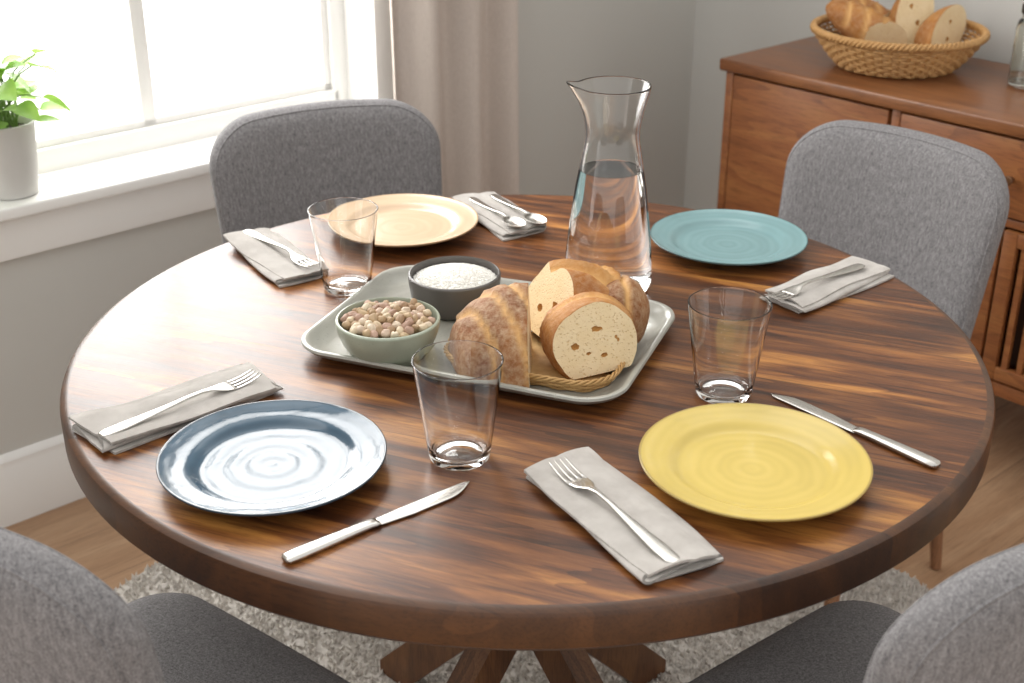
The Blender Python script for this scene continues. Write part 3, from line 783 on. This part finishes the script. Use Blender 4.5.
mC=bread('bread_slice',(0.060,0.080,0.053),[((0,-0.030,0),(0.10,-1,0.25))],3,flat=0.62,scores=[(80,0.01,0.004,0.004)],holes=[(-0.026,-0.034,0.006,0.006,0.007,0.0045),(0.006,-0.030,0.022,0.010,0.008,0.0048),(0.030,-0.031,0.006,0.0055,0.006,0.008),(0.010,-0.034,-0.012,0.005,0.005,0.003),(-0.010,-0.034,-0.006,0.003,0.005,0.0022),(-0.010,-0.032,0.016,0.0025,0.004,0.002),(0.014,-0.032,0.004,0.002,0.004,0.0028)],lump=1.1)
obj('bread_slice',mC,loc=(0.082,-0.105,FLZ+0.004),rot=(R(-3),R(-6),R(12)),label='end piece of bread with pale holey cut face',cat='bread',group=g)
mD=bread('bread_piece',(0.040,0.055,0.050),[],4,flat=0.6,crust='crust_d',scores=[(20,0.0,0.004,0.004)])
obj('bread_piece',mD,loc=(0.119,-0.034,FLZ+0.008),rot=(0,R(4),R(-12)),label='small crusty bread end piece behind the slice',cat='bread',group=g)

# ---------------------------------------------------------------- cabinet
CO=Vector((0.479,1.418,0)); CR=A-R(90)
def cp(k,d,z): return CO+e2*k+e1*d+Vector((0,0,z))
cab=obj('sideboard',None,loc=CO,rot=(0,0,CR),label='warm brown wooden sideboard with drawers and slatted doors against the wall',cat='cabinet')
CLn,CD,Z0,Z1=1.65,0.43,0.22,0.80
body=MB()
body.add(bbox(0,CLn,0.012,CD,Z0,Z0+0.03,0.003)).add(bbox(0.0,0.022,0.0,CD,Z0,Z1-0.028,0.003)).add(bbox(CLn-0.022,CLn,0.0,CD,Z0,Z1-0.028,0.003))
body.add(box(0.02,CLn-0.02,CD-0.012,CD,Z0+0.02,Z1-0.03)).add(bbox(0.445,0.467,0.002,CD-0.01,Z0+0.01,Z1-0.03,0.003)).add(bbox(1.0,1.022,0.002,CD-0.01,Z0+0.01,Z1-0.03,0.003))
body.add(bbox(0.0,CLn,0.0,0.02,Z0,Z0+0.03,0.003)).add(bbox(0.446,CLn-0.02,0.004,CD-0.01,0.585,0.603,0.002))
obj('body',body.mesh('body',M['cab'],30),parent=cab)
obj('top',MB().add(bbox(-0.012,CLn+0.012,-0.014,CD+0.004,Z1-0.028,Z1,0.005,3)).mesh('top',M['cabtop'],30),parent=cab,label='dark polished wooden top')
def front_panel(name,x0,x1,z0,z1,knob=True,slats=False):
    if slats:
        m=MB(); b=0.03
        m.add(bbox(x0,x0+b,-0.004,0.014,z0,z1,0.002)).add(bbox(x1-b,x1,-0.004,0.014,z0,z1,0.002)).add(bbox(x0+b,x1-b,-0.004,0.014,z0,z0+b,0.002)).add(bbox(x0+b,x1-b,-0.004,0.014,z1-b,z1,0.002))
        n=int((x1-x0-2*b)/0.030)
        for i in range(n):
            xx=x0+b+(i+0.5)*(x1-x0-2*b)/n; m.add(box(xx-0.006,xx+0.006,0.0,0.012,z0+b,z1-b))
        m.add(box(x0+b,x1-b,0.030,0.034,z0+b,z1-b),1)
        o=obj(name,m.mesh(name,[M['cab'],M['cabin']],30),parent=cab,label='slatted wooden door')
    else:
        o=obj(name,MB().add(bbox(x0,x1,-0.004,0.014,z0,z1,0.003)).mesh(name,M['cab'],30),parent=cab)
    if knob:
        km=MB().add(lathe([(0,0),(0.005,0),(0.005,0.010),(0.009,0.013),(0.010,0.017),(0.008,0.020),(0,0.021)],24)).mesh('knob',M['bronze'],40)
        obj('knob',km,parent=o,loc=((x0+x1)/2 if z0>0.59 else x1-0.03,-0.004,(z0+z1)/2),rot=(R(90),0,0))
front_panel('drawer',0.471,0.996,0.608,0.766); front_panel('drawer',1.026,CLn-0.026,0.608,0.766)
front_panel('door',0.026,0.441,0.256,0.766,knob=False); front_panel('door',0.471,0.730,0.256,0.580,slats=True,knob=False); front_panel('door',0.736,0.996,0.256,0.580,slats=True,knob=False); front_panel('door',1.026,CLn-0.026,0.256,0.580)
lg=MB().add(tube([(0,0,0.23),(0,0,0)],[0.022,0.014],16)).mesh('leg',M['cab'],50)
for x,y in ((0.06,0.05),(0.06,CD-0.05),(CLn-0.06,0.05),(CLn-0.06,CD-0.05)): obj('leg',lg,parent=cab,loc=(x,y,0))
circ=lambda d: [((0.120+d)*math.cos(2*math.pi*i/72),(0.120+d)*math.sin(2*math.pi*i/72)) for i in range(72)]
b1,b2=wicker(circ,10,54,0.0,0.0076,0.0033,0.065,rimr=0.0055)
bl=cp(0.308,0.212,Z1)
bk2=obj('bread_basket',None,loc=bl+Vector((0,0,0.0040)),label='round woven wicker basket of bread on the sideboard',cat='basket')
obj('basket_body',b1,parent=bk2); obj('basket_rim',b2,parent=bk2)
g='bread pieces in the basket on the sideboard'
mE=bread('bread_piece',(0.130,0.044,0.042),[((0.03,0,0),(1,-0.9,0.5))],6,scores=[(25,-0.075,0.005,0.005),(25,-0.035,0.005,0.005),(25,0.005,0.005,0.005)],flat=0.7,sub=5,crust='crust')
mF=bread('bread_slice',(0.048,0.06,0.085),[((0,-0.012,0),(0.1,-1,0.2)),((0,0.018,0),(0,1,0))],7,flat=0.9,sub=4,holes=[(-0.015,-0.014,0.02,0.006,0.006,0.009),(0.012,-0.014,-0.01,0.005,0.006,0.007)])
obj('bread_piece',mE,loc=bl+Vector((-0.065,-0.015,0.055)),rot=(R(20),R(26),R(-28)),label='crusty baguette piece leaning in the basket',cat='bread',group=g)
obj('bread_piece',mE,loc=bl+Vector((-0.045,0.075,0.05)),rot=(R(0),R(34),R(-5)),label='crusty baguette piece leaning in the basket',cat='bread',group=g)
obj('bread_slice',mF,loc=bl+Vector((0.012,0.02,0.035)),rot=(R(-14),R(22),R(6)),label='upright bread slice with pale crumb',cat='bread',group=g)
obj('bread_slice',mF,loc=bl+Vector((0.045,-0.040,0.045)),rot=(R(-25),R(62),R(8)),label='bread slice lying against the basket side',cat='bread',group=g)
jp=[(0,0.002),(0.045,0),(0.05,0.004),(0.051,0.02),(0.051,0.12),(0.047,0.135),(0.042,0.14),(0.042,0.15),(0.0395,0.15),(0.0395,0.138),(0.048,0.12),(0.048,0.01),(0,0.008)]
j=obj('glass_jar',None,loc=cp(0.600,0.285,Z1+0.0005),label='clear glass jar with a dark lid on the sideboard',cat='jar')
obj('jar_body',MB().add(lathe(jp,48)).mesh('jar_body',M['jarglass'],40),parent=j)
obj('lid',MB().add(lathe([(0,0.1505),(0.044,0.1505),(0.045,0.153),(0.045,0.168),(0.042,0.171),(0,0.171)],48)).mesh('lid',M['black'],40),parent=j)

# ---------------------------------------------------------------- plant
pl=obj('potted_plant',None,loc=wp(0.152,0.020,WZ0+0.0005),label='small leafy green plant in a grey pot on the window sill',cat='plant')
pp=[(0,0.0),(0.042,0.0),(0.046,0.003),(0.052,0.055),(0.0585,0.136),(0.0595,0.142),(0.0575,0.143),(0.055,0.136),(0.053,0.121),(0,0.121)]
obj('pot',MB().add(lathe(pp,64)).mesh('pot',M['pot'],40),parent=pl,label='matte pale grey ceramic pot')
obj('soil',MB().add(lathe([(0,0.128),(0.03,0.127),(0.0535,0.124),(0.0525,0.1215),(0,0.1215)],32)).mesh('soil',M['soil'],0),parent=pl)
def leafgeo(L,W):
    v=[];f=[];n=12
    for i in range(n+1):
        t=i/n; w=W*(math.sin(math.pi*t**0.6)**0.8)*(1-0.1*t) if 0<i<n else (0.0008 if i==0 else 0)
        z=-0.25*L*t*t
        for k,s in enumerate((-1,-0.5,0,0.5,1)): v.append((L*t,w*s,z+0.22*abs(s)*w))
    for i in range(n):
        for k in range(4): a=i*5+k; f.append((a,a+1,a+6,a+5))
    return v,f
fol=MB(); random.seed(11)
for i in range(44):
    a=random.uniform(0,6.283); h=random.uniform(0.0,0.125); out=random.uniform(0.01,0.07)
    if i<5: a=R(-25+18*i); out=0.095-0.008*i; h=(0.12,0.055,0.13,0.02,0.10)[i]
    p0=Vector((random.uniform(-.025,.025),random.uniform(-.025,.025),0.124)); p2=Vector((math.cos(a)*out,math.sin(a)*out,0.136+h)); p1=(p0+p2)/2+Vector((0,0,0.03))
    pts=cr([tuple(p0),tuple(p1),tuple(p2)],5)
    fol.add(tube(pts,0.0016,6),1)
    L=random.uniform(0.045,0.066); W=L*0.44
    Mx=Matrix.Translation(p2)@Euler((random.uniform(-.5,.5),random.uniform(-.6,.4),a+random.uniform(-.5,.5))).to_matrix().to_4x4()
    fol.add(leafgeo(L,W),0,Mx)
obj('foliage',fol.mesh('foliage',[M['leaf'],M['stem']],0),parent=pl,label='glossy green heart-shaped leaves on thin stems')

# ---------------------------------------------------------------- light
wd=bpy.data.worlds.new('world'); bpy.context.scene.world=wd; wd.use_nodes=True; nt=wd.node_tree
bg=nt.nodes['Background']; tc=nt.nodes.new('ShaderNodeTexCoord')
dot=nt.nodes.new('ShaderNodeVectorMath'); dot.operation='DOT_PRODUCT'; dot.inputs[1].default_value=(nout.x,nout.y,0.0)
nt.links.new(tc.outputs['Generated'],dot.inputs[0])
mr=nt.nodes.new('ShaderNodeMapRange'); mr.inputs[1].default_value=0.0; mr.inputs[2].default_value=0.45; mr.inputs[3].default_value=1.08; mr.inputs[4].default_value=2.9
nt.links.new(dot.outputs['Value'],mr.inputs[0]); nt.links.new(mr.outputs[0],bg.inputs[1]); bg.inputs[0].default_value=(1.0,0.980,0.948,1)
def area(name,loc,target,sx,sy,power,col=(1,1,1)):
    l=bpy.data.lights.new(name,'AREA'); l.shape='RECTANGLE'; l.size=sx; l.size_y=sy; l.energy=power; l.color=col
    o=bpy.data.objects.new(name,l); COL.objects.link(o); o.location=loc
    o.rotation_euler=(Vector(target)-Vector(loc)).to_track_quat('-Z','Y').to_euler(); return o
area('window_daylight',wp(0.49,0.25,1.5),(0,0,0.7),1.0,1.5,34,(1,0.985,0.96))
bpy.context.scene.view_settings.view_transform='Standard'

cam=bpy.data.cameras.new('camera'); cam.sensor_width=36; cam.lens=1300/1024*36
cam.dof.use_dof=True; cam.dof.focus_distance=1.62; cam.dof.aperture_fstop=6.3
co=bpy.data.objects.new('camera',cam); COL.objects.link(co); co.location=(-0.019,-1.584,1.493); co.rotation_euler=(R(90-25.3),0,0)
bpy.context.scene.camera=co
